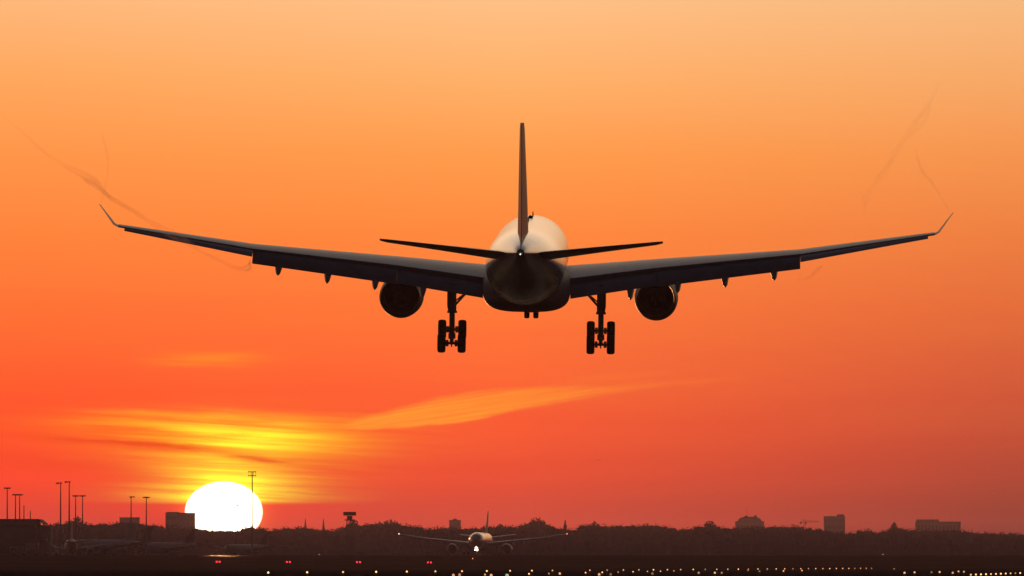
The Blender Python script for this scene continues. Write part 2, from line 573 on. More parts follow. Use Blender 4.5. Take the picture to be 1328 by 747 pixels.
def airliner(name, zoff=0.0, flying=True, winglets=True, big=1.0, fin_mat='fin', body_mat='white', lights=False, detail=True, nac_mat='nacelle', wing_mat='wing'):
    O = (0, 0, zoff)
    root = empty(name)
    # fuselage -------------------------------------------------- y = 30 - station
    st = [(0.0, -0.62, 0.06, 0.06), (0.35, -0.55, 0.62, 0.62), (1.0, -0.45, 1.08, 1.08), (2.0, -0.30, 1.58, 1.6), (3.5, -0.13, 2.12, 2.15),
          (5.5, -0.04, 2.55, 2.56), (8.0, 0, 2.79, 2.79), (10, 0, 2.82, 2.82), (20, 0, 2.82, 2.82), (30, 0, 2.82, 2.82), (41, 0, 2.82, 2.82),
          (45, 0.10, 2.72, 2.74), (49, 0.37, 2.42, 2.50), (52.5, 0.72, 2.02, 2.12), (55.5, 1.02, 1.62, 1.70), (58, 1.22, 1.26, 1.30),
          (60.2, 1.36, 0.94, 0.95), (62, 1.46, 0.66, 0.64), (63.3, 1.53, 0.42, 0.40), (63.7, 1.55, 0.30, 0.28)]
    n = 40
    rings = []
    for s, z, rz, rx in st:
        rings.append([(rx * math.sin(2 * math.pi * j / n), 30 - s, z + rz * math.cos(2 * math.pi * j / n)) for j in range(n)])
    mb = MB(O); mb.loft(rings)
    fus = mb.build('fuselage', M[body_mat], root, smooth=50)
    if detail:
        mb = MB(O); mb.lathe([(-33.62, 0.26), (-33.95, 0.24), (-33.95, 0.15), (-33.6, 0.13)], (0, 0, 1.55), 'y', 20, False, True)
        mb.build('exhaust_outlet', M['hot'], fus, smooth=40)
        for (x, y, z, l) in ((0.12, 18.2, 2.98, 0.45), (-0.2, 9.5, 2.92, 0.35), (0.0, 3.0, 2.92, 0.3)):
            mb = MB(O)
            mb.loft([[(x - 0.05, y + l, z - 0.2), (x + 0.05, y + l, z - 0.2), (x + 0.05, y - l, z - 0.2), (x - 0.05, y - l, z - 0.2)],
                     [(x - 0.03, y, z + 0.16), (x + 0.03, y, z + 0.16), (x + 0.03, y - l, z + 0.16), (x - 0.03, y - l, z + 0.16)]])
            mb.build('antenna', M['dark'], fus)
        mb = MB(O); mb.lathe([(2.80, 0.17), (2.92, 0.16), (3.0, 0.09), (3.02, 0.01)], (0.02, 12.0, 0), 'z', 12, True, True)
        mb.build('beacon', M['dark'], fus, smooth=40)
    # cockpit glass
    mb = MB(O)
    for k in range(-3, 3):
        a0, a1 = R(14 + 0) * k + R(1), R(14) * (k + 1) - R(1)
        def pt(a, s_, f):
            for (s0, z0, rz0, rx0), (s1, z1, rz1, rx1) in zip(st, st[1:]):
                if s0 <= s_ <= s1:
                    t = (s_ - s0) / (s1 - s0)
                    return Vector((lerp(rx0, rx1, t) * f * math.sin(a), 30 - s_, lerp(z0, z1, t) + lerp(rz0, rz1, t) * f * math.cos(a)))
        quad = [pt(a0 * 1.5, 2.1, 1.012), pt(a1 * 1.5, 2.1, 1.012), pt(a1 * 1.2, 3.4, 1.012), pt(a0 * 1.2, 3.4, 1.012)]
        inner = [pt(a0 * 1.5, 2.1, .98), pt(a1 * 1.5, 2.1, .98), pt(a1 * 1.2, 3.4, .98), pt(a0 * 1.2, 3.4, .98)]
        mb.loft([quad, inner])
    mb.build('cockpit_window', M['glass'], fus)
    # belly fairing
    def sup(y, hw, hh, zc, e=3.2):
        out = []
        for j in range(n):
            a = 2 * math.pi * j / n
            c, s = math.cos(a), math.sin(a)
            out.append((hw * math.copysign(abs(s) ** (2 / e), s), y, zc + hh * math.copysign(abs(c) ** (2 / e), c)))
        return out
    mb = MB(O)
    mb.loft([sup(14, 1.2, 0.5, -2.3), sup(12, 2.5, 1.2, -2.05), sup(9, 3.05, 1.6, -1.92), sup(3, 3.15, 1.72, -1.88), sup(-3, 3.15, 1.72, -1.88),
             sup(-7, 2.95, 1.6, -1.85), sup(-10, 2.3, 1.2, -1.85), sup(-12.5, 1.1, 0.5, -2.1)])
    mb.build('belly_fairing', M['belly'], root, smooth=50)
    # fin + rudder
    def vsec(z, yle, yte, th, c0, c1, m_):
        f = foil(th, 0.0, 1.0, 8)
        c = yle - yte
        out = []
        for xf, zf in f:
            if xf < c0: xf = c0
            if xf > c1: xf = c1
            out.append((zf * c, yle - c * xf, z))
        return out
    def fin_part(nm, c0, c1, mat_):
        mb = MB(O)
        secs = []
        for z, yl, yt, th in ((2.0, -17.0, -29.8, 0.058), (2.75, -19.3, -30.1, 0.066), (6.5, -24.4, -31.7, 0.072), (10.0, -29.3, -33.3, 0.08), (10.45, -30.2, -33.6, 0.07)):
            f = [(x, h) for x, h in foil(th, 0.0, 1.0, 12)]
            c = yl - yt
            up = [(x, h) for x, h in f if h >= 0 and c0 <= x <= c1]
            hs = lambda x: 5 * th * (0.2969 * math.sqrt(x) - 0.126 * x - 0.3516 * x * x + 0.2843 * x ** 3 - 0.1015 * x ** 4)
            xs = [c0 + (c1 - c0) * 0.5 * (1 - math.cos(math.pi * i / 10)) for i in range(11)]
            loop = [(hs(x) * c + 0.012, yl - c * x, z) for x in xs] + [(-hs(x) * c - 0.012, yl - c * x, z) for x in reversed(xs)]
            secs.append(loop)
        mb.loft(secs)
        return mb.build(nm, mat_, root, smooth=40)
    fin_part('fin', 0.0, 0.70, M[fin_mat])
    fin_part('rudder', 0.706, 1.0, M[fin_mat])
    for s in (-1, 1):
        # tailplane, trimmed nose down
        mb = MB(O); secs = []
        for x, yl, yt, z, th in ((0.5, -21.6, -28.2, 1.10, 0.10), (1.6, -22.5, -28.5, 1.28, 0.10), (5.5, -25.4, -29.6, 1.78, 0.095), (9.3, -28.1, -30.6, 2.25, 0.09), (9.75, -28.8, -30.7, 2.31, 0.06)):
            c = yl - yt
            secs.append([(s * x, yl - c * xf, z - 0.02 * c + 0.085 * c * (xf - 0.3) + c * zf) for xf, zf in foil(th, -0.008)])
        mb.loft(secs)
        mb.build('tailplane', M[wing_mat], root, smooth=40)
        # wing box
        mb = MB(O); secs = []
        xs = [2.3, 4, 6, 8, 9.4, 12, 15, 18, 19.7, 22, 25, 28, 29.2]
        flap_on = flying
        cut = 0.80 if flap_on else 0.86
        for x in xs:
            _, yl, yt, z, tw, th = wing_at(x)
            c = yl - yt
            secs.append([(s * x, yl - c * xf, z - tw * c * xf + c * zf) for xf, zf in foil(th, 0.018, cut, 10)])
        mb.loft(secs)
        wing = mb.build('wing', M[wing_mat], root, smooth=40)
        if winglets:
            _, yl, yt, z, tw, th = wing_at(29.2)
            mb = MB(O); secs = []
            for t in (0, 0.15, 1.0):
                x, zz = 29.2 + 1.25 * t + (0.1 if 0 < t < 1 else 0), z + 1.62 * t ** 1.15
                l, e = lerp(yl - 0.3, yt - 0.1, t ** 1.0), lerp(yt, yt - 0.75, t)
                c = l - e
                nx, nz = -0.78 * s, 0.62
                secs.append([(s * x + nx * zf * c, l - c * xf, zz + nz * zf * c - 0.02) for xf, zf in foil(0.075, 0)])
            mb.loft(secs)
            mb.build('winglet', M['fin' if fin_mat == 'fin' else 'white'], wing, smooth=40)
        # movable trailing edge
        def panel(nm, xa, xb, ch0, ch1, ang, drop, mat_, aft):
            mb = MB(O); secs = []
            k = 5
            for i in range(k + 1):
                x = lerp(xa, xb, i / k)
                _, yl, yt, z, tw, th = wing_at(x)
                c = yl - yt
                hy = yl - c * cut - aft
                hz = z - tw * c * cut + c * (0.018 * 4 * cut * (1 - cut)) - drop
                ch = lerp(ch0, ch1, i / k)
                ca, sa = math.cos(R(ang)), math.sin(R(ang))
                loop = []
                for xf, zf in foil(0.13, 0.02, 1.0, 7):
                    u, w_ = ch * xf, ch * zf
                    loop.append((s * x, hy - u * ca - w_ * sa, hz - u * sa + w_ * ca))
                secs.append(loop)
            mb.loft(secs)
            return mb.build(nm, mat_, wing, smooth=40)
        if flying:
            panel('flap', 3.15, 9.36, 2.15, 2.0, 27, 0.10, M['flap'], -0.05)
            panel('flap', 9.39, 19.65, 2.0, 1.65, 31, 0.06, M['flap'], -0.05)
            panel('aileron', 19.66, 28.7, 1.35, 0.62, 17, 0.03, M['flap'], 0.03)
        else:
            panel('flap', 3.15, 9.25, 1.75, 1.4, 3, 0.0, M['flap'], 0.02)
            panel('flap', 9.40, 19.65, 1.35, 0.85, 3, 0.0, M['flap'], 0.02)
            panel('aileron', 19.9, 28.7, 0.8, 0.36, 2, 0.0, M['flap'], 0.02)
        # flap track fairings
        for x, zlow in ((7.5, -2.62), (10.9, -2.05), (14.3, -1.60), (17.8, -1.02)):
            _, yl, yt, z, tw, th = wing_at(x)
            c = yl - yt
            y0, y1 = yl - 0.45 * c, yt - 0.9
            z0 = z - tw * c * 0.45 - c * 0.04
            if not flying: zlow = z0 - 0.85
            secs = []
            for t, rw, rh in ((0, 0.04, 0.05), (0.15, 0.2, 0.25), (0.4, 0.28, 0.42), (0.65, 0.28, 0.45), (0.85, 0.19, 0.30), (0.97, 0.06, 0.09), (1, 0.015, 0.02)):
                zc = lerp(z0, z0 - 0.3, min(t / 0.5, 1)) if t < 0.5 else lerp(z0 - 0.3, zlow + 0.03, ((t - 0.5) / 0.5))
                secs.append([(s * x + rw * math.cos(2 * math.pi * j / 12), lerp(y0, y1, t), zc + rh * math.sin(2 * math.pi * j / 12)) for j in range(12)])
            mb = MB(O); mb.loft(secs)
            mb.build('flap_fairing', M['flap'], wing, smooth=50)
        # engine: nacelle, nozzle, plug, fan, pylon
        ex, ez = s * 9.37, -2.93
        b = big
        mb = MB(O)
        mb.lathe([(12.2, 1.22 * b), (12.35, 1.32 * b), (12.2, 1.42 * b), (11.4, 1.55 * b), (10.2, 1.62 * b), (8.5, 1.60 * b), (6.8, 1.57 * b), (5.6, 1.49 * b), (5.0, 1.43 * b),
                  (5.02, 1.39 * b), (6.5, 1.37 * b), (8.5, 1.34 * b), (11.2, 1.25 * b), (12.2, 1.22 * b)], (ex, 0, ez), 'y', 40)
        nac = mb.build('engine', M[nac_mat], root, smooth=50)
        mb = MB(O); mb.lathe([(7.4, 0.80 * b), (6.0, 0.72 * b), (4.6, 0.55 * b), (4.6, 0.52 * b), (6.5, 0.62 * b)], (ex, 0, ez), 'y', 32)
        mb.build('nozzle', M['hot'], nac, smooth=50)
        mb = MB(O); mb.lathe([(6.4, 0.40 * b), (5.0, 0.36 * b), (4.2, 0.20 * b), (3.75, 0.03)], (ex, 0, ez), 'y', 24, True, True)
        mb.build('exhaust_plug', M['hot'], nac, smooth=50)
        mb = MB(O)
        for k in range(22):
            a = 2 * math.pi * k / 22
            u = Vector((math.cos(a), 0, math.sin(a))); v = Vector((-math.sin(a), 0, math.cos(a)))
            r0, r1 = 0.35 * b, 1.235 * b
            c0 = Vector((ex, 10.4, ez))
            p = [c0 + u * r0 - v * 0.05 + Vector((0, .15, 0)), c0 + u * r0 + v * 0.05 - Vector((0, .15, 0)), c0 + u * r1 + v * 0.16 - Vector((0, .1, 0)), c0 + u * r1 - v * 0.16 + Vector((0, .1, 0))]
            q = [w_ + Vector((0, 0.03, 0)) for w_ in p]
            mb.loft([p, q])
        mb.lathe([(11.2, 0.02), (10.9, 0.2 * b), (10.45, 0.36 * b), (9.9, 0.38 * b)], (ex, 0, ez), 'y', 20, True, True)
        mb.lathe([(9.3, 1.29 * b), (9.25, 0.05)], (ex, 0, ez), 'y', 24, False, True)
        mb.build('fan', M['dark'], nac, smooth=40)
        mb = MB(O)
        def pyl(y, z0, z1, wd): return [(ex - wd, y, z0), (ex + wd, y, z0), (ex + wd, y, z1), (ex - wd, y, z1)]
        mb.loft([pyl(10.0, ez + 1.45 * b, ez + 1.66 * b, 0.06), pyl(8.5, ez + 1.35 * b, -0.75, 0.2), pyl(5.5, ez + 1.0 * b, -0.65, 0.24), pyl(3.2, ez + 1.2, -0.8, 0.22), pyl(0.6, -1.35, -0.95, 0.06)])
        mb.build('pylon', M['nacelle'], nac, smooth=30)
        # main landing gear
        gx, gy = s * 5.38, -1.9
        bz = -5.44 if flying else -4.5
        tilt = R(28) if flying else 0.0
        ztop = -1.6
        mb = MB(O)
        mb.tube([(gx, gy, ztop), (gx, gy, -3.6)], 0.31, 14)
        mb.tube([(gx, gy, -3.6), (gx, gy, -3.75)], 0.37, 14)
        mb.tube([(gx, gy, -3.75), (gx, gy, bz)], 0.20, 12)
        mb.tube([(gx, gy, bz + 0.22), (gx, gy, bz - 0.18)], 0.26, 12)
        mb.tube([(gx, gy - 0.3, -3.5), (gx, gy - 0.75, -4.1), (gx, gy - 0.28, bz + 0.25)], 0.07, 6)
        gear = mb.build('main_gear', M['gear'], root, smooth=40)
        mb = MB(O)
        mb.tube([(gx - s * 0.1, gy, -3.3), (gx - s * 1.35, gy + 0.1, -1.9)], 0.085, 8)
        mb.tube([(gx - s * 0.1, gy + 0.1, -3.0), (gx - s * 0.75, gy + 0.1, -2.45)], 0.05, 8)
        mb.build('side_brace', M['gear'], gear)
        mb = MB(O)
        mb.tube([(gx, gy, -3.3), (gx, gy + 1.9, -2.0)], 0.08, 8)
        mb.build('drag_brace', M['gear'], gear)
        mb = MB(O)
        dxx = gx + s * 0.30
        mb.loft([[(dxx, gy + 0.75, -1.85), (dxx + s * .05, gy + 0.75, -1.85), (dxx + s * .05, gy - 0.75, -1.85), (dxx, gy - 0.75, -1.85)],
                 [(dxx, gy + 0.7, -3.2), (dxx + s * .05, gy + 0.7, -3.2), (dxx + s * .05, gy - 0.7, -3.2), (dxx, gy - 0.7, -3.2)],
                 [(dxx - s * .08, gy + 0.3, -3.7), (dxx - s * .03, gy + 0.3, -3.7), (dxx - s * .03, gy - 0.4, -3.7), (dxx - s * .08, gy - 0.4, -3.7)]])
        mb.build('gear_door', M['belly'], gear)
        mb = MB(O)
        uy, uz = math.cos(tilt), math.sin(tilt)
        f0, r0 = (gx, gy + 0.99 * uy, bz + 0.99 * uz), (gx, gy - 0.99 * uy, bz - 0.99 * uz)
        mb.tube([f0, r0], 0.15, 10)
        for p in (f0, r0):
            mb.tube([(p[0] - 0.75, p[1], p[2]), (p[0] + 0.75, p[1], p[2])], 0.10, 10)
            for q in (-0.32, 0.32):
                mb.lathe([(q - 0.1, 0.24), (q + 0.1, 0.24)], (p[0], p[1], p[2]), 'x', 14, True, True)
        mb.tube([(gx, r0[1], r0[2] - 0.25), (gx, f0[1], f0[2] - 0.25)], 0.05, 6)
        mb.build('bogie', M['gear'], gear, smooth=40)
        for p in (f0, r0):
            for q in (-1, 1):
                wheel((p[0] + q * 0.73, p[1], p[2]), 0.70, 0.29, O, gear)
    # nose gear
    ny, nz = 23.3, (-4.52 if flying else -4.67)
    mb = MB(O)
    mb.tube([(0, ny, -2.3), (0, ny, -3.7)], 0.16, 12)
    mb.tube([(0, ny, -3.7), (0, ny, nz)], 0.10, 10)
    mb.tube([(0, ny - 0.1, -3.4), (0, ny + 1.6, -2.5)], 0.07, 8)
    mb.tube([(-0.4, ny, nz), (0.4, ny, nz)], 0.08, 8)
    ng = mb.build('nose_gear', M['gear'], root, smooth=40)
    for q in (-1, 1):
        wheel((q * 0.34, ny, nz), 0.53, 0.2, O, ng)
    mb = MB(O)
    for q in (-1, 1):
        mb.box((q * 0.55, ny + 1.3, -3.05), (0.05, 1.9, 0.75), Euler((0, R(-10 * q), 0)).to_matrix())
    mb.build('gear_door', M['belly'], ng)
    if lights:
        mb = MB(O)
        for q in (-0.26, 0.26):
            mb.lathe([(ny + 0.14, 0.1), (ny + 0.24, 0.24), (ny + 0.30, 0.24), (ny + 0.33, 0.02)], (q, 0, -3.15), 'y', 16, True, True)
        mb.build('taxi_lamp', M['landing'], ng, smooth=40)
        for s in (-1, 1):
            mb = MB(O)
            mb.lathe([(-6.3, 0.05), (-6.45, 0.15), (-6.75, 0.17), (-7.0, 0.08)], (s * 29.2, 0, 2.42), 'y', 12, True, True)
            mb.build('wingtip_lamp', M['tip' if s > 0 else 'tip_red'], root, smooth=40)
    if flying:
        mb = MB(O); mb.lathe([(-33.95, 0.045), (-34.03, 0.045), (-34.06, 0.02)], (0, 0, 1.50), 'y', 12, True, True)
        mb.build('tail_lamp', M['tip'], fus, smooth=40)
    return root


def wheel(c, r, hw, off, parent):
    mb = MB(off)
    prof = [(-hw * 0.7, r * 0.52), (-hw * 0.95, r * 0.62), (-hw, r * 0.80), (-hw * 0.86, r * 0.93), (-hw * 0.5, r * 0.99), (0, r), (hw * 0.5, r * 0.99), (hw * 0.86, r * 0.93), (hw, r * 0.80), (hw * 0.95, r * 0.62), (hw * 0.7, r * 0.52)]
    mb.lathe(prof, c, 'x', 28)
    mb.lathe([(-hw * 0.72, r * 0.54), (-hw * 0.5, r * 0.2), (hw * 0.5, r * 0.2), (hw * 0.72, r * 0.54)], c, 'x', 20, True, True)
    return mb.build('wheel', M['rubber'], parent, smooth=50)


jet = airliner('landing_airliner')
tag(jet, 'large twin-engined airliner seen from behind with wheels and flaps down', 'airliner')
D0 = 598.5
c0 = at(684.0, 338.4, D0)
jet.location = c0
# heading slightly right of +Y, nose up, right wing slightly low
jet.rotation_euler = (Matrix.Rotation(R(-0.95), 3, 'Z') @ Matrix.Rotation(R(3.87), 3, 'X') @ Matrix.Rotation(R(0.6), 3, 'Y')).to_euler()

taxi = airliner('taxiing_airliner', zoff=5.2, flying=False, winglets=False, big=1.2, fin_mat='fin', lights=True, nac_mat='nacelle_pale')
tag(taxi, 'white airliner facing the camera on the taxiway with a bright nose lamp', 'airliner')
taxi.scale = (1.075, 1.075, 1.075)
taxi.location = (at(624.5, 700, 3070).x, 3070, ground_z(3070) + 0.05)
taxi.rotation_euler = (0, 0, R(180 - 4.0))

# parked jets on the far apron
M['dull_white'] = mat('dull_white_paint', (0.42, 0.42, 0.43), 0.6, spec=0.25, var=0.06, vscale=0.6)
M['dull_grey'] = mat('dull_grey_paint', (0.2, 0.2, 0.21), 0.9, spec=0.0, var=0.1)
M['fin_dark'] = mat('dark_fin_paint', (0.03, 0.04, 0.09), 0.5, spec=0.2)
parked = airliner('parked_jet', zoff=5.2, flying=False, winglets=False, fin_mat='dull_white', body_mat='dull_white', detail=False, wing_mat='dull_grey')
spots = [
    (131, 3230, 0.81, 150, 'parked jet with a pale fin, left of the flat-roofed building'),
    (156, 3330, 0.78, 152, 'parked jet with a dark fin beneath the lamp mast left of the sun'),
    (214, 3260, 0.69, 150, 'parked jet just left of the setting sun, fin against the red glow'),
    (318, 3210, 0.58, 155, 'smallest parked jet, directly under the setting sun'),
    (92, 3120, 0.80, 4, 'parked jet seen end on beside the paired tall lamp masts'),
]
for i, (px, d, sc, yaw, lab) in enumerate(spots):
    o = parked if i == 0 else copy_tree(parked)
    o.location = (at(px, 700, d).x, d, ground_z(d) + 0.05)
    o.scale = (sc, sc, sc)
    o.rotation_euler = (0, 0, R(yaw))
    tag(o, lab, 'airliner', 'jets parked on the far apron')
    if i in (1, 2, 3):
        for ch in o.children:
            if ch.name.split('.')[0] in ('fin', 'rudder'):
                ch.data = ch.data.copy(); ch.data.materials[0] = M['fin_dark']


# ------------------------------------------------------------------ trees
PROFILE = [(-400, 678), (-200, 676), (0, 677), (62, 677), (70, 675), (80, 674), (92, 671), (102, 670), (110, 674), (118, 677), (130, 674), (140, 676), (152, 673), (165, 672),
           (178, 675), (190, 677), (200, 676), (212, 679), (230, 679), (250, 681), (262, 679), (272, 684), (290, 683), (302, 685), (312, 680), (325, 681), (340, 680), (350, 684),
           (360, 682), (374, 681), (386, 679), (398, 681), (410, 682), (424, 683), (436, 684), (442, 677), (452, 673), (464, 675), (474, 678), (484, 675), (500, 674), (516, 675),
           (530, 675), (540, 679), (556, 681), (575, 681), (600, 682), (625, 680), (648, 679), (660, 678), (668, 680), (676, 676), (686, 673), (698, 672), (712, 674), (720, 680), (728, 682),
           (740, 683), (746, 679), (756, 677), (770, 677), (784, 679), (798, 677), (812, 678), (828, 678), (840, 677), (856, 678), (870, 679), (888, 684), (896, 680), (908, 679), (920, 676),
           (934, 679), (948, 681), (960, 679), (980, 680), (1000, 678), (1014, 680), (1030, 679), (1050, 681), (1066, 683), (1080, 686), (1100, 687), (1112, 685), (1126, 684), (1142, 687),
           (1150, 681), (1160, 678), (1170, 682), (1186, 684), (1206, 685), (1230, 684), (1250, 686), (1268, 685), (1284, 688), (1296, 689), (1308, 686), (1320, 689), (1340, 688), (1500, 686), (1800, 684)]


def prof(px):
    for (a, ya), (b, yb) in zip(PROFILE, PROFILE[1:]):
        if a <= px <= b: return lerp(ya, yb, (px - a) / (b - a))
    return 684


def leaf_cloud(mb, c, rx, ry, rz, n, size, rng, shell=0.55):
    """leaf clumps as small tilted faces spread through an ellipsoid"""
    for _ in range(n):
        while True:
            u = Vector((rng.uniform(-1, 1), rng.uniform(-1, 1), rng.uniform(-1, 1)))
            if shell < u.length < 1: break
        p = Vector((c[0] + u.x * rx, c[1] + u.y * ry, c[2] + u.z * rz))
        nrm = (u + Vector((rng.gauss(0, .6), rng.gauss(0, .6), rng.gauss(0, .6)))).normalized()
        a = nrm.orthogonal().normalized(); b = nrm.cross(a)
        s = size * rng.uniform(0.55, 1.25)
        ph = rng.uniform(0, 6.28)
        a, b = a * math.cos(ph) + b * math.sin(ph), b * math.cos(ph) - a * math.sin(ph)
        mb.add([p - a * s, p - b * s * .6, p + a * s, p + b * s * .6], [[0, 1, 2, 3]])


def core(mb, c, rx, ry, rz, rng):
    rings = []
    for i in range(1, 6):
        th = math.pi * i / 6
        rings.append([(c[0] + rx * math.sin(th) * math.cos(2 * math.pi * j / 9) * rng.uniform(.85, 1.05), c[1] + ry * math.sin(th) * math.sin(2 * math.pi * j / 9), c[2] + rz * math.cos(th) * rng.uniform(.9, 1.04)) for j in range(9)])
    mb.loft(rings)


def wood():
    rng = random.Random(5)
    mb = MB()
    for row, d in enumerate((5350, 5400, 5460)):
        x = -740
        while x < 740:
            px = 664 + x * F / d
            w = rng.uniform(4.4, 7.8)
            # local crown top: only crowns whose whole width stays under the outline
            top_py = max(prof(px - w), prof(px), prof(px + w)) + (0.4 if row == 1 else rng.uniform(1, 7)) + rng.uniform(-0.4, 1.6)
            top = at(px, top_py, d).z
            base = ground_z(d)
            h = max(top - base, 4)
            rz = min(h * 0.42, 7.8) * rng.uniform(.8, 1.0)
            c = (x, d + rng.uniform(-8, 8), top - rz)
            core(mb, c, w * 0.86, w * 0.8, rz * 0.88, rng)
            leaf_cloud(mb, c, w, w, rz, 240, 0.72, rng, 0.7)
            # understorey down to the ground
            c2 = (x + rng.uniform(-1, 1), d, base + h * 0.3)
            core(mb, c2, w * 1.1, w, h * 0.42, rng)
            leaf_cloud(mb, c2, w * 1.1, w, h * 0.42, 50, 1.25, rng, 0.8)
            x += w * rng.uniform(0.75, 1.1)
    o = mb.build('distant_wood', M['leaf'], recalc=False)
    tag(o, 'long dark belt of woodland along the whole horizon', 'woodland', kind='stuff')


wood()


def tree(px, top_py, width_px, d, lab, conical=False):
    rng = random.Random(int(px * 7))
    base = ground_z(d)
    x = at(px, 700, d).x
    top = at(px, top_py, d).z
    h = top - base
    w = width_px / F * d / 2
    root = empty('conical_tree' if conical else 'broadleaf_tree', (x, d, base))
    mb = MB()
    mb.tube([(0, 0, 0), (0.1, 0, h * .3), (0.0, 0.1, h * .75)], [0.45, 0.32, 0.1], 9)
    for k in range(6):
        a = k * 1.1
        mb.tube([(0.05, 0, h * (.3 + .06 * k)), (w * .35 * math.cos(a), w * .35 * math.sin(a), h * (.45 + .06 * k)), (w * .6 * math.cos(a), w * .6 * math.sin(a), h * (.58 + .05 * k))], [0.16, 0.1, 0.04], 6)
    mb.build('trunk', M['bark'], root, smooth=50)
    mb = MB()
    if conical:
        for k in range(9):
            t = k / 8
            r = w * .8 * (1 - t) ** 0.6 + 0.2
            leaf_cloud(mb, (0, 0, h * (.12 + .84 * t)), r, r, h * 0.09, 90, 0.6, rng, 0.2)
            core(mb, (0, 0, h * (.12 + .80 * t)), r * .7, r * .7, h * 0.09, rng)
    else:
        nb = 15
        for k in range(nb):
            a = 2 * math.pi * k / nb * 2.4
            rr = w * (0.18 + 0.62 * ((k * 0.618) % 1))
            zz = h * (0.42 + 0.42 * math.sqrt(max(0, 1 - (rr / (w * .95)) ** 2)) * rng.uniform(.75, 1.0))
            r = w * rng.uniform(.26, .40)
            c = (rr * math.cos(a), rr * math.sin(a), min(zz, h - r * .8))
            leaf_cloud(mb, c, r * 1.1, r * 1.1, r * .85, 130, 0.85, rng, 0.3)
            core(mb, c, r * .8, r * .8, r * .62, rng)
        leaf_cloud(mb, (0, 0, h * .86), w * .45, w * .45, h * .14, 150, 0.85, rng, 0.3)
        leaf_cloud(mb, (0, 0, h * .35), w * .9, w * .9, h * .33, 200, 1.1, rng, 0.5)
        core(mb, (0, 0, h * .5), w * .75, w * .7, h * .36, rng)
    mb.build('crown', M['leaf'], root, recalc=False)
    tag(root, lab, 'tree', 'trees standing out of the dark wood')


tree(101, 669.5, 22, 5300, 'round dark tree rising just right of the two tall paired lamp masts')
tree(458, 672.5, 28, 5310, 'broad dark tree directly behind the radar tower')
tree(507, 673.5, 44, 5315, 'wide flat-topped tree right of the radar tower, above the taxiing aircraft\'s left wingtip')
tree(697, 671, 46, 5290, 'broadest domed tree, just right of the taxiing aircraft\'s fin')
tree(733, 676.5, 17, 5300, 'small pointed conical tree above the taxiing aircraft\'s right wingtip', True)
tree(1160, 677.5, 18, 5300, 'round tree rising left of the long low rooftop at the right')
tree(921, 675.5, 34, 5310, 'rounded tree just left of the pale dome building')
tree(648, 678.5, 18, 5305, 'low rounded tree immediately right of the taxiing aircraft\'s fin')
tree(770, 676.5, 36, 5312, 'broad low tree to the right of the small conical tree')


# ------------------------------------------------------------------ buildings
def windows(root, mbw, y, x0, x1, z0, z1, nx, nz, wfrac=.6, hfrac=.5):
    """rows of separate window panes on the face that looks at the camera"""
    for j in range(nz):
        for i in range(nx):
            cx = lerp(x0, x1, (i + .5) / nx); cz = lerp(z0, z1, (j + .5) / nz)
            mb = MB()
            mb.box((cx, y - 0.02, cz), ((x1 - x0) / nx * wfrac, 0.12, (z1 - z0) / nz * hfrac))
            mb.build('window', M['far_glass'], root)


def block(name, px0, px1, top, d, depth, lab, wallm, parts=(), nx=6, nz=4, cat='building', wins=True):
    """box building with parapet; parts: (px0, px1, top) roof structures"""
    x0, x1 = at(px0, 700, d).x, at(px1, 700, d).x
    base = ground_z(d)
    zt = at(px0, top, d).z - base
    root = empty(name, ((x0 + x1) / 2, d, base))
    W = x1 - x0
    mb = MB(); mb.rbox((0, depth / 2, zt / 2), (W, depth, zt), 0.04, 2)
    mb.build('wall', M[wallm], root, smooth=40)
    mb = MB(); mb.rbox((0, depth / 2, zt + 0.2), (W + 0.5, depth + 0.5, 0.5), 0.12, 2)
    mb.build('roof', M['roofing'], root, smooth=40)
    for p in parts:
        a, b = at(p[0], 700, d).x - (x0 + x1) / 2, at(p[1], 700, d).x - (x0 + x1) / 2
        z2 = at(px0, p[2], d).z - base
        mb = MB(); mb.rbox(((a + b) / 2, depth * .5, (zt + .44 + z2) / 2), (b - a, depth * .55, z2 - zt - .44), 0.15, 2)
        mb.build('rooftop_plant_room', M[wallm], root, smooth=40)
    if wins:
        windows(root, None, 0, -W / 2 + .8, W / 2 - .8, 1.0, zt - 1, nx, nz)
    return root


o = block('tower_block', 1069, 1096, 670, 8000, 16, 'plain slab tower block above the trees at the right', 'concrete', [(1086, 1095, 667)], 7, 7)
tag(o, 'tall square tower block above the trees with a rooftop hut at its right corner', 'building')
o = block('office_building', 1188, 1246, 677, 8000, 18, '', 'cladding', [(1189, 1218, 673.6)], 12, 4)
tag(o, 'long low flat-roofed building at the far right with a raised left half', 'building')
o = block('apartment_block', 214.5, 252.5, 665.5, 8300, 15, '', 'concrete', [(216, 232, 663.8)], 8, 6)
tag(o, 'blocky building whose right end cuts into the left edge of the sun', 'building')
o = block('warehouse', 155, 180, 671.5, 7600, 20, '', 'cladding', [], 5, 2)
tag(o, 'flat-roofed building poking over the trees behind the parked jets', 'building')
o = block('observation_block', 582.5, 597.5, 675, 7900, 9, '', 'concrete', [(587, 593, 673)], 4, 4)
mb = MB(); hh = at(587, 670.3, 7900).z - ground_z(7900); h0 = at(587, 673, 7900).z - ground_z(7900)
mb.tube([(0, 4.5, h0 - .2), (0, 4.5, hh)], 0.22, 6)
mb.box((0, 4.5, h0 + .5), (1.2, 1.0, 0.4))
mb.build('roof_mast', M['galv'], o)
tag(o, 'small tower with a roof mast above the trees left of the taxiing fin', 'building')


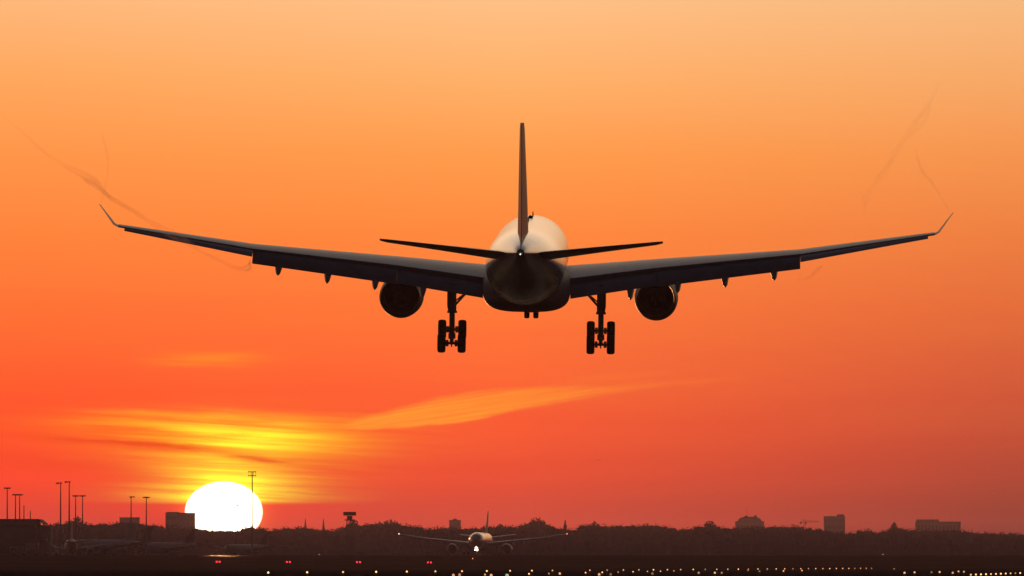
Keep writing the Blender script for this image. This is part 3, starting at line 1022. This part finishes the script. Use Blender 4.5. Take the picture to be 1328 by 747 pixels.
def dome_building():
    d = 8000
    x0, x1 = at(954, 700, d).x, at(991, 700, d).x
    base = ground_z(d)
    root = empty('domed_hall', ((x0 + x1) / 2, d, base))
    W = x1 - x0
    zt = at(960, 676, d).z - base
    zd = at(960, 670, d).z - base
    mb = MB(); mb.rbox((0, 8, zt / 2), (W, 16, zt), 0.04, 2)
    mb.build('wall', M['cladding'], root, smooth=40)
    mb = MB()
    rings = []
    for t in (0, .25, .5, .75, .93):
        k = math.cos(t * math.pi / 2)
        rings.append([(W * .42 * k ** .6 * math.cos(2 * math.pi * j / 24), 8 + 7 * k ** .6 * math.sin(2 * math.pi * j / 24), zt + 0.01 + (zd - zt) * math.sin(t * math.pi / 2)) for j in range(24)])
    mb.loft(rings)
    mb.build('dome_roof', M['roofing'], root, smooth=60)
    for q, hpx in ((968, 668.3), (980, 668.5)):
        xx = at(q, 700, d).x - (x0 + x1) / 2
        mb = MB(); mb.rbox((xx, 8, zd + .3), (3.0, 3.0, 1.8), .2, 2)
        mb.build('roof_cupola', M['concrete'], root, smooth=40)
    xx = at(969, 700, d).x - (x0 + x1) / 2
    mb = MB(); mb.tube([(xx, 8, zd + 1), (xx, 8, at(969, 661, d).z - base)], 0.12, 6)
    mb.box((xx, 8, at(969, 662, d).z - base), (1.0, .4, .5))
    mb.build('roof_mast', M['galv'], root)
    windows(root, None, 0, -W / 2 + .8, W / 2 - .8, 4.0, zt - 1, 8, 3)
    tag(root, 'pale domed building with a thin roof mast above the trees right of centre', 'building')


dome_building()


def steeple(px, top, d, lab):
    base = ground_z(d)
    root = empty('church_tower', (at(px, 700, d).x, d, base))
    zt = at(px, top, d).z - base
    zs = zt * .68
    mb = MB(); mb.rbox((0, 0, zs / 2), (3.6, 3.6, zs), .15, 2); mb.build('tower', M['brick'], root, smooth=40)
    mb = MB()
    mb.loft([[(r * math.cos(2 * math.pi * j / 8 + .39), r * math.sin(2 * math.pi * j / 8 + .39), z) for j in range(8)] for z, r in ((zs + .01, 2.2), (zs + (zt - zs) * .3, 1.1), (zt - .8, .18), (zt, .05))])
    mb.build('spire', M['roofing'], root, smooth=30)
    mb = MB(); mb.box((0, -1.85, zs - 2), (1.0, .1, 2.2)); mb.build('belfry_opening', M['dark'], root)
    tag(root, lab, 'church', 'church towers beyond the wood')


steeple(396, 671.5, 7000, 'slender church spire above the trees, nearer the sun')
steeple(419.5, 672, 6900, 'thicker church spire above the trees, nearer the radar tower')


def crane():
    d = 7500
    base = ground_z(d)
    root = empty('tower_crane', (at(1043.5, 700, d).x, d, base))
    zt = at(1043, 677, d).z - base
    mb = MB()
    for sx in (-.6, .6):
        for sy in (-.6, .6):
            mb.tube([(sx, sy, 0), (sx, sy, zt + 3)], .12, 5)
    for k in range(int(zt / 1.5)):
        mb.tube([(-.6 if k % 2 else .6, -.6, k * 1.5), (.6 if k % 2 else -.6, -.6, k * 1.5 + 1.5)], .07, 4)
    mb.build('mast', M['yellow'], root)
    mb = MB()
    L_ = at(1062, 700, d).x - at(1043.5, 700, d).x
    for yy, zz in ((-.5, 0), (.5, 0), (0, 1.0)):
        mb.tube([(-L_ * .3, yy, zt + zz), (L_, yy, zt + zz)], .12, 5)
    for k in range(12):
        mb.tube([(L_ * k / 12, -.5, zt), (L_ * (k + .5) / 12, 0, zt + 1), (L_ * (k + 1) / 12, -.5, zt)], .07, 4)
    mb.build('jib', M['yellow'], root)
    mb = MB(); mb.rbox((-L_ * .27, 0, zt - .7), (2, 1.2, 1.4), .1, 2); mb.build('counterweight', M['concrete'], root)
    mb = MB(); mb.rbox((.9, -1.0, zt - 1.2), (1.3, 1.3, 1.8), .1, 2); mb.build('cab', M['yellow'], root)
    tag(root, 'thin tower crane with a level jib left of the tower block', 'crane')


crane()


def terminal():
    d = 2950
    base = ground_z(d)
    X = lambda p: at(p, 700, d).x
    Z = lambda p: at(30, p, d).z - base
    root = empty('terminal_building', (X(20), d, base))
    xo = X(20)
    x0 = X(-60) - xo
    mb = MB(); mb.rbox(((x0 + X(48) - xo) / 2, 12, Z(675) / 2), (X(48) - xo - x0, 24, Z(675)), .2, 2)
    mb.build('wall', M['concrete'], root, smooth=40)
    # shallow pitched roof that slopes down at its right end
    mb = MB()
    a, b, c = x0 - .4, X(50) - xo, X(57) - xo
    zr, ze = Z(673), Z(678.5)
    mb.loft([[(a, -1, Z(675) + .02), (a, 25, Z(675) + .02), (a, 25, zr), (a, -1, zr)], [(b, -1, Z(675) + .02), (b, 25, Z(675) + .02), (b, 25, zr), (b, -1, zr)],
             [(c, -1, ze - .5), (c, 25, ze - .5), (c, 25, ze), (c, -1, ze)]])
    mb.build('roof', M['roofing'], root)
    mb = MB(); mb.rbox(((X(49) + X(64)) / 2 - xo, 11, Z(681) / 2), (X(64) - X(49), 18, Z(681)), .04, 2)
    mb.build('annex', M['cladding'], root, smooth=40)
    mb = MB(); mb.rbox(((x0 + X(46) - xo) / 2, -.15, Z(682)), (X(46) - xo - x0 - 1, .3, 1.7), .1, 2)
    mb.build('window_band', M['glass'], root, smooth=40)
    mb = MB(); mb.rbox(((x0 + X(62) - xo) / 2, -3.5, Z(700)), (X(62) - xo - x0, 7, .6), .15, 2)
    mb.build('canopy', M['galv'], root, smooth=40)
    for k in range(6):
        mb = MB(); xx = lerp(x0 + 2, X(60) - xo, k / 5)
        mb.tube([(xx, -6.5, 0), (xx, -6.5, Z(700) - .2)], .18, 8)
        mb.build('canopy_post', M['galv'], root)
    tag(root, 'dark terminal building with a stepped flat roof at the left edge', 'building')


terminal()


def radar():
    d = 3300
    base = ground_z(d)
    root = empty('radar_tower', (at(453.5, 700, d).x, d, base))
    Z = lambda p: at(453, p, d).z - base
    zt = Z(675)
    mb = MB()
    for sx in (-1, 1):
        for sy in (-1, 1):
            mb.tube([(sx * 1.5, sy * 1.5, 0), (sx * 1.1, sy * 1.1, zt)], .16, 6)
    nseg = 9
    for k in range(nseg):
        z0, z1 = zt * k / nseg, zt * (k + 1) / nseg
        w0, w1 = lerp(1.5, 1.1, k / nseg), lerp(1.5, 1.1, (k + 1) / nseg)
        for sy in (-1, 1):
            mb.tube([(-w0, sy * w0, z0), (w1, sy * w1, z1)], .08, 5)
            mb.tube([(w0, sy * w0, z0), (-w1, sy * w1, z1)], .08, 5)
            mb.tube([(sy * w0, -w0, z0), (sy * w1, w1, z1)], .08, 5)
    mb.build('lattice_tower', M['dark'], root)
    mb = MB(); mb.rbox((0, 0, zt + .2), (4.0, 4.0, .4), .1, 2); mb.build('platform', M['dark'], root)
    mb = MB(); mb.rbox((0, 0, (zt + .4 + Z(669)) / 2), (2.2, 2.2, Z(669) - zt - .4), .2, 3); mb.build('pedestal', M['galv'], root, smooth=40)
    mb = MB()
    za, zb = Z(668.6), Z(663.8)
    rings = []
    for i in range(9):
        u = -1 + 2 * i / 8
        x = u * 2.55
        y = -.5 + .45 * u * u
        rings.append([(x, y, za), (x, y + .15, za), (x, y + .3, (za + zb) / 2), (x, y + .15, zb), (x, y, zb), (x, y - .12, (za + zb) / 2)])
    mb.loft(rings)
    for i in range(7):
        x = -2.3 + 4.6 * i / 6
        mb.tube([(x, .6, za + .1), (x, .0, zb - .1)], .06, 4)
    ant = mb.build('antenna', M['dark'], root)
    mb = MB(); mb.rbox((0, -1.6, za + .15), (.6, .5, .4), .08, 2); mb.tube([(0, -1.5, za), (0, 0, za - .1)], .08, 6)
    mb.build('feed_horn', M['dark'], ant)
    tag(root, 'lattice radar tower with a wide curved antenna, left of centre', 'radar tower')


radar()


# ------------------------------------------------------------------ lamp masts
def light_mast(px, top, d, lab, kind):
    base = ground_z(d)
    h = at(px, top, d).z - base
    root = empty('light_mast', (at(px, 700, d).x, d, base))
    mb = MB(); mb.tube([(0, 0, 0), (0, 0, h * .5), (0, 0, h)], [.34, .26, .15], 10)
    mb.lathe([(0, .6), (.3, .6), (.35, .4)], (0, 0, 0), 'z', 12, True, True)
    mb.build('pole', M['galv'], root, smooth=40)
    if kind == 'frame':
        mb = MB()
        for z in (h - .1, h - 1.5):
            mb.tube([(-1.3, 0, z), (1.3, 0, z)], .07, 6)
        for x in (-1.2, -.45, .45, 1.2):
            mb.tube([(x, 0, h - 1.7), (x, 0, h + .1)], .05, 6)
        head = mb.build('head_frame', M['galv'], root)
        xs = [(x, z) for x in (-1.2, -.45, .45, 1.2) for z in (h - .1, h - 1.5)]
    elif kind in ('left', 'right', 'wide'):
        a, b = {'left': (-1.6, .5), 'right': (-.6, 1.4), 'wide': (-1.25, 1.25)}[kind]
        mb = MB(); mb.rbox(((a + b) / 2, 0, h + .1), (b - a, .35, .25), .08, 2)
        head = mb.build('crossarm', M['galv'], root)
        xs = [(lerp(a, b, (i + .5) / 4), h - .15) for i in range(4)] if kind == 'wide' else [(lerp(a, b, .12), h - .15), (lerp(a, b, .4), h - .15), (lerp(a, b, .85), h - .1)]
    else:
        return tag(root, lab, 'antenna', 'thin poles over the terminal roof')
    for x, z in xs:
        mb = MB(); mb.rbox((x, -.25, z), (.5, .42, .36), .08, 2)
        mb.build('floodlight', M['dark'], head, smooth=40)
    return tag(root, lab, 'lamp mast', 'apron lamp masts')


light_mast(9.3, 633, 2990, 'lamp mast furthest to the left, standing over the terminal roof', 'wide')
light_mast(20, 641.5, 3120, 'left one of the close pair of lamp masts over the terminal roof', 'wide')
light_mast(25.4, 641.5, 3150, 'right one of the close pair of lamp masts over the terminal roof', 'wide')
light_mast(31, 655, 3180, 'bare thin pole over the terminal roof, nearer the paired lamp masts', 'bare')
light_mast(39.3, 662, 3180, 'shortest bare thin pole over the right end of the terminal roof', 'bare')
light_mast(78.5, 626.5, 2900, 'tall lamp mast, left of the two tallest by the end-on jet', 'left')
light_mast(89.7, 625, 2880, 'tallest left-hand lamp mast, right of the tall pair by the end-on jet', 'left')
light_mast(98, 643, 3200, 'thin lamp mast just right of the two tallest, nearer to them', 'wide')
light_mast(107, 643, 3220, 'thin lamp mast rising from the round dark tree', 'wide')
light_mast(170, 644.5, 3250, 'thin single lamp mast above the flat-roofed building', 'right')
light_mast(189.7, 645, 3150, 'lamp mast midway between the flat-roofed building and the sun', 'wide')
light_mast(327, 611.5, 2960, 'tall floodlight mast with a gridded head crossing the right of the sun', 'frame')
light_mast(307.5, 655, 3250, 'short thin mast standing inside the disc of the sun', 'right')


# ------------------------------------------------------------------ apron vehicles (left)
def truck():
    d = 2900
    base = ground_z(d)
    root = empty('catering_truck', (at(39, 700, d).x, d, base))
    mb = MB(); mb.rbox((0, 0, .85), (6.2, 2.2, .3), .08, 2); ch = mb.build('chassis', M['dark'], root, smooth=40)
    mb = MB(); mb.rbox((.8, 0, 3.1), (4.4, 2.5, 2.4), .12, 2); mb.build('box_body', M['white'], root, smooth=40)
    mb = MB(); mb.rbox((-2.3, 0, 2.0), (1.5, 2.3, 1.9), .25, 3); cab = mb.build('cab', M['white'], root, smooth=40)
    mb = MB(); mb.rbox((-2.35, -1.16, 2.4), (.9, .06, .7), .02, 2); mb.build('window', M['glass'], cab)
    mb = MB()
    for k in (-1, 1):
        mb.tube([(-.9, k * .7, 1.0), (2.3, k * .7, 1.9)], .1, 6); mb.tube([(2.3, k * .7, 1.0), (-.9, k * .7, 1.9)], .1, 6)
    mb.build('scissor_lift', M['galv'], root)
    for x in (-2.1, 1.9):
        for y in (-1, 1):
            wheel_side((x, y, .5), root)
    tag(root, 'white high-loader truck with a raised box body by the terminal', 'truck')


def wheel_side(c, root):
    mb = MB()
    mb.lathe([(-.15, .25), (-.17, .44), (-.1, .5), (.1, .5), (.17, .44), (.15, .25)], c, 'y', 18, True, True)
    mb.build('wheel', M['rubber'], root, smooth=40)


def bus():
    d = 2895
    root = empty('apron_bus', (at(24, 700, d).x, d, ground_z(d)))
    mb = MB(); mb.rbox((0, 0, 1.75), (5.6, 2.5, 2.5), .25, 3); body = mb.build('body', M['white'], root, smooth=40)
    for k in range(5):
        mb = MB(); mb.rbox((-2.1 + k * 1.05, -1.26, 2.15), (.9, .06, .9), .02, 2); mb.build('window', M['glass'], root)
    for x in (-1.8, 1.8):
        for y in (-1, 1): wheel_side((x, y, .5), root)
    mb = MB(); mb.rbox((.4, -1.265, 1.4), (.06, .05, 1.6), .02, 2); mb.build('door_seam', M['dark'], root)
    tag(root, 'long low white bus in front of the terminal at the left edge', 'bus')


def stairs():
    d = 2905
    root = empty('boarding_stairs', (at(65, 700, d).x, d, ground_z(d)))
    mb = MB(); mb.rbox((0.4, 0, .8), (5.4, 2.0, .4), .08, 2); mb.build('chassis', M['white'], root, smooth=40)
    mb = MB()
    n = 14
    for i in range(n):
        mb.box((2.6 - 4.2 * i / n, 0, 1.1 + 3.0 * i / n), (.34, 1.5, .08))
    mb.build('steps', M['galv'], root)
    for k in (-1, 1):
        mb = MB()
        mb.tube([(2.7, k * .8, 1.9), (-1.5, k * .8, 4.95), (-2.4, k * .8, 4.95)], .07, 6)
        mb.loft([[(2.7, k * .8, 1.0), (2.7, k * .84, 1.0), (2.7, k * .84, 1.6), (2.7, k * .8, 1.6)], [(-1.5, k * .8, 4.0), (-1.5, k * .84, 4.0), (-1.5, k * .84, 4.65), (-1.5, k * .8, 4.65)]])
        mb.build('handrail', M['white'], root)
    mb = MB(); mb.rbox((-2.0, 0, 4.02), (1.0, 1.7, .14), .04, 2); mb.tube([(-2.2, .6, 1), (-2.2, .6, 4)], .08, 6); mb.tube([(-2.2, -.6, 1), (-2.2, -.6, 4)], .08, 6)
    mb.build('platform', M['white'], root)
    for x in (-1.6, 2.2):
        for y in (-.85, .85): wheel_side((x, y, .5), root)
    tag(root, 'white boarding stairs vehicle sloping down to the right on the apron', 'boarding stairs')


truck(); bus(); stairs()


# ------------------------------------------------------------------ runway lights
def lamp_proto(name, m, r, h):
    mb = MB()
    mb.lathe([(0, .16), (.03, .16), (.05, .06), (h - r * 1.5, .05), (h - r * 1.2, r * .95), (h - r * .9, r)], (0, 0, 0), 'z', 12, True, True)
    body = mb.build(name, M['dark'], smooth=40)
    mb = MB()
    mb.lathe([(h - r * .89, r * .95), (h - r * .3, r), (h + r * .4, r * .85), (h + r * .85, r * .45), (h + r, .01)], (0, 0, 0), 'z', 14, True, True)
    mb.build('lens', m, body, smooth=60)
    return body


used = set()


def put_lamp(proto, loc, lab, group):
    o = proto if proto.name not in used else copy_tree(proto)
    used.add(o.name)
    o.location = loc
    tag(o, lab, 'runway light', group)
    return o


# long row running away to the right: equal steps of 30 m
edge = lamp_proto('runway_light', M['lamp_white'], .085, .30)
VPX, BB, K0, STEP = 1575.0, 28592.0, 23.3, 30.0
for k in range(0, 42):
    if k in (11,): continue
    px = VPX - BB / (k + K0)
    d = STEP * (k + K0)
    put_lamp(edge, (at(px, 700, d).x, d, 0.022), 'small white lamp in the long even row receding across the wet runway', 'runway edge lights in the long row')

low_row = lamp_proto('doubling_light', M['lamp_doubling'], .07, .12)  # second row of small lamp points, added to double the long row
for px, py in ((629, 745.4), (658.5, 745.9), (686, 744.4), (711.8, 744), (759.4, 742.8), (781, 742.4), (801.6, 742.0), (821, 741.6), (839.6, 741.2), (856.5, 740.9), (874, 740.5)):
    d = (EYE - .12) * F / (py - EYE_Y)
    put_lamp(low_row, (at(px, 700, d).x, d, .022), 'small amber lamp point added in a short row doubling the middle of the long bright row', 'added lamp points doubling the long row')

# dimmer scattered lamps: centre line and far taxiways
dim = lamp_proto('inset_light', M['lamp_dim'], .10, .17)
for px, py in ((588, 746.0), (613, 729.6), (637, 746.2), (596, 745.6), (726, 744.0), (777, 745.2), (792, 745), (846, 744), (906, 743), (927, 743), (936, 743), (1159.5, 736.2),
               (1173, 743), (1186, 742.4), (1208, 742.2), (1218.5, 742), (1235.5, 743), (1243, 741.2), (1250, 741.6), (414, 722.6), (1145, 722), (970, 739.6), (985, 741), (1016, 740.6), (1040, 740)):
    if py < 735:
        d = 2500 if py > 725 else 2860
        loc = (at(px, 700, d).x, d, ground_z(d) + .03)
        s = 1.6
    else:
        d = (EYE - .17) * F / (py - EYE_Y)
        d = min(d, 1900)
        loc = (at(px, 700, d).x, d, 0.022)
        s = 1.0
    o = put_lamp(dim, loc, 'faint amber ground light scattered beside the bright row', 'faint ground lights')
    o.scale = (s, s, s)
near = lamp_proto('threshold_light', M['lamp_white'], .062, .22)
for i in range(11):
    px = 1259 + 6.6 * i - 0.02 * i * i
    py = 745.6 - .22 * i
    d = (EYE - .22) * F / (py - EYE_Y)
    put_lamp(near, (at(px, 700, d).x, d, .022), 'tiny white lamp in the short dense row at the bottom right corner', 'lamps at the bottom right corner')
gr = lamp_proto('threshold_light', M['lamp_green'], .09, .2)
d = (EYE - .2) * F / (746 - EYE_Y)
put_lamp(gr, (at(657, 700, d).x, d, .022), 'single pale green ground light at the bottom edge under the taxiing aircraft', 'green lamp')
del gr['group']


def guard_light(px, py, d, lab):
    """twin red lamps on a small frame"""
    z = ground_z(d)
    root = empty('runway_guard_light', (at(px, 700, d).x, d, z))
    zl = at(px, py, d).z - z
    mb = MB()
    for q in (-.5, .5):
        mb.tube([(q, .1, 0), (q, .1, max(zl, .5))], .06, 8)
    mb.rbox((0, .12, max(zl, .5)), (1.7, .2, .8), .06, 2)
    mb.build('frame', M['dark'], root, smooth=40)
    for q in (-.42, .42):
        mb = MB(); mb.lathe([(-.02, .20), (-.12, .20), (-.2, .12), (-.22, .02)], (q, 0, max(zl, .5)), 'y', 16, True, True)
        mb.build('red_lamp', M['lamp_red'], root, smooth=60)
    tag(root, lab, 'guard light', 'red twin guard lights')


guard_light(283, 730, 2330, 'twin red runway lamp directly below the sun')
guard_light(374, 730.6, 2320, 'twin red runway lamp right of the sun, second from the left')
guard_light(465, 731.4, 2310, 'twin red runway lamp under the radar tower')
guard_light(557, 732.2, 2300, 'twin red runway lamp under the taxiing aircraft\'s left wing')


# ------------------------------------------------------------------ vapour trails and bird
def trail_mat(name, dens):
    m_ = bpy.data.materials.new(name)
    m_.use_nodes = True
    nt = m_.node_tree
    nt.nodes.clear()
    v = nt.nodes.new('ShaderNodeVolumePrincipled')
    v.inputs['Color'].default_value = (0.55, 0.42, 0.40, 1)
    v.inputs['Density'].default_value = dens
    v.inputs['Anisotropy'].default_value = 0.3
    o_ = nt.nodes.new('ShaderNodeOutputMaterial')
    nt.links.new(v.outputs[0], o_.inputs['Volume'])
    m_.cycles.homogeneous_volume = True
    return m_


def trail(pts, d0, d1, r, lab, dens, seed, strands=1):
    rng = random.Random(seed)
    n = len(pts)
    P = []
    for i, (px, py) in enumerate(pts):
        P.append(at(px, py, lerp(d0, d1, i / (n - 1))))
    # Catmull-Rom refine
    Q, T = [], []
    for i in range(n - 1):
        p0, p1, p2, p3 = P[max(i - 1, 0)], P[i], P[i + 1], P[min(i + 2, n - 1)]
        for k in range(5):
            t = k / 5
            Q.append(0.5 * ((2 * p1) + (p2 - p0) * t + (2 * p0 - 5 * p1 + 4 * p2 - p3) * t * t + (3 * p1 - p0 - 3 * p2 + p3) * t ** 3)); T.append((i + t) / (n - 1))
    Q.append(P[-1]); T.append(1)
    c = sum(Q, Vector()) / len(Q)
    rr = []
    for t in T:
        rr.append(lerp(r[0], r[1], t) * (1 + .10 * math.sin(t * 37 + seed) + .07 * math.sin(t * 91)) * min(1, (1 - t) * 3.5 + .08) * min(1, t * 12 + .4))
    mb = MB()
    if strands == 1:
        mb.tube([q - c for q in Q], rr, 10)
    else:                                  # two strands winding round each other
        for h in (0, math.pi):
            path = []
            for q, t, r0 in zip(Q, T, rr):
                a = h + t * 8 + seed + 0.5 * math.sin(t * 17)
                path.append(q - c + Vector((math.cos(a), 0, math.sin(a))) * r0 * (0.55 + 0.35 * math.sin(t * 21)))
            mb.tube(path, [v * .75 for v in rr], 10)
    o = mb.build('vapour_trail', trail_mat('thin_vapour', dens), smooth=60)
    o.location = c
    tag(o, lab, 'vapour trail', 'vapour trails off the landing airliner')


trail([(323.5, 338), (324, 345), (316, 349), (300, 345), (280, 335), (262, 327), (245, 316), (228, 306), (208, 296), (190, 285), (172, 273), (155, 263), (140, 254), (125, 240), (110, 228), (85, 215), (55, 195), (30, 172), (0, 148), (-40, 122)],
      601, 500, (.17, .26), 'longest vapour ribbon curling from the left flap end up past the left winglet', .12, 1, 2)
trail([(131, 264), (133, 256), (137, 240), (140, 222), (139, 200), (134, 180), (131, 160)], 589, 555, (.06, .16), 'faint vapour wisp rising straight up from the left winglet tip', .09, 2)
trail([(1232, 275), (1225, 263), (1216, 248), (1207, 235), (1196, 222), (1190, 205), (1188, 190)], 589, 555, (.06, .16), 'faint short vapour wisp curling from the right winglet tip', .09, 3)
trail([(1121, 278), (1122, 258), (1135, 238), (1147, 222), (1160, 200), (1175, 178), (1195, 155), (1205, 135), (1218, 110), (1236, 88)], 560, 500, (.15, .28), 'long faint vapour wisp slanting up inside the right winglet', .045, 4, 2)
trail([(1036, 362), (1048, 361), (1055, 355), (1062, 348), (1068, 344)], 601, 590, (.10, .18), 'tiny hooked vapour wisp under the right wing by the flap end', .12, 5)


def bird():
    root = empty('bird', at(775.5, 597, 900))
    mb = MB()
    mb.loft([[(r * math.cos(2 * math.pi * j / 10), y, r * math.sin(2 * math.pi * j / 10)) for j in range(10)] for y, r in ((.22, .01), (.18, .035), (.12, .03), (.05, .055), (-.08, .05), (-.2, .02), (-.3, .012))])
    mb.build('body', M['dark'], root, smooth=60)
    for s in (-1, 1):
        mb = MB()
        mb.loft([[(s * x, y + .06 - q * .12 * w, z + .004 * e) for q, e in ((0, 0), (.5, 2), (1, 0), (.5, -2))] for x, y, z, w in ((.03, .02, .01, 1.2), (.18, .04, .09, 1.1), (.36, -.02, .06, .6), (.42, -.07, .04, .1))])
        mb.build('wing', M['dark'], root)
    tag(root, 'tiny dark bird low in the red sky right of the cloud feather', 'bird')


bird()


# ------------------------------------------------------------------ haze
def haze():
    mb = MB()
    x, y0, y1, z0, z1 = 3950, -450, 8550, -1.0, 46.0
    mb.box((0, (y0 + y1) / 2, (z0 + z1) / 2), (2 * x, y1 - y0, z1 - z0))
    m_ = bpy.data.materials.new('evening_haze')
    m_.use_nodes = True
    nt = m_.node_tree
    nt.nodes.clear()
    v = nt.nodes.new('ShaderNodeVolumePrincipled')
    v.inputs['Color'].default_value = (0.82, 0.60, 0.84, 1)
    v.inputs['Density'].default_value = HAZE
    v.inputs['Anisotropy'].default_value = 0.32
    o_ = nt.nodes.new('ShaderNodeOutputMaterial')
    nt.links.new(v.outputs[0], o_.inputs['Volume'])
    m_.cycles.homogeneous_volume = True
    o = mb.build('haze', m_)
    tag(o, kind='stuff')


haze()
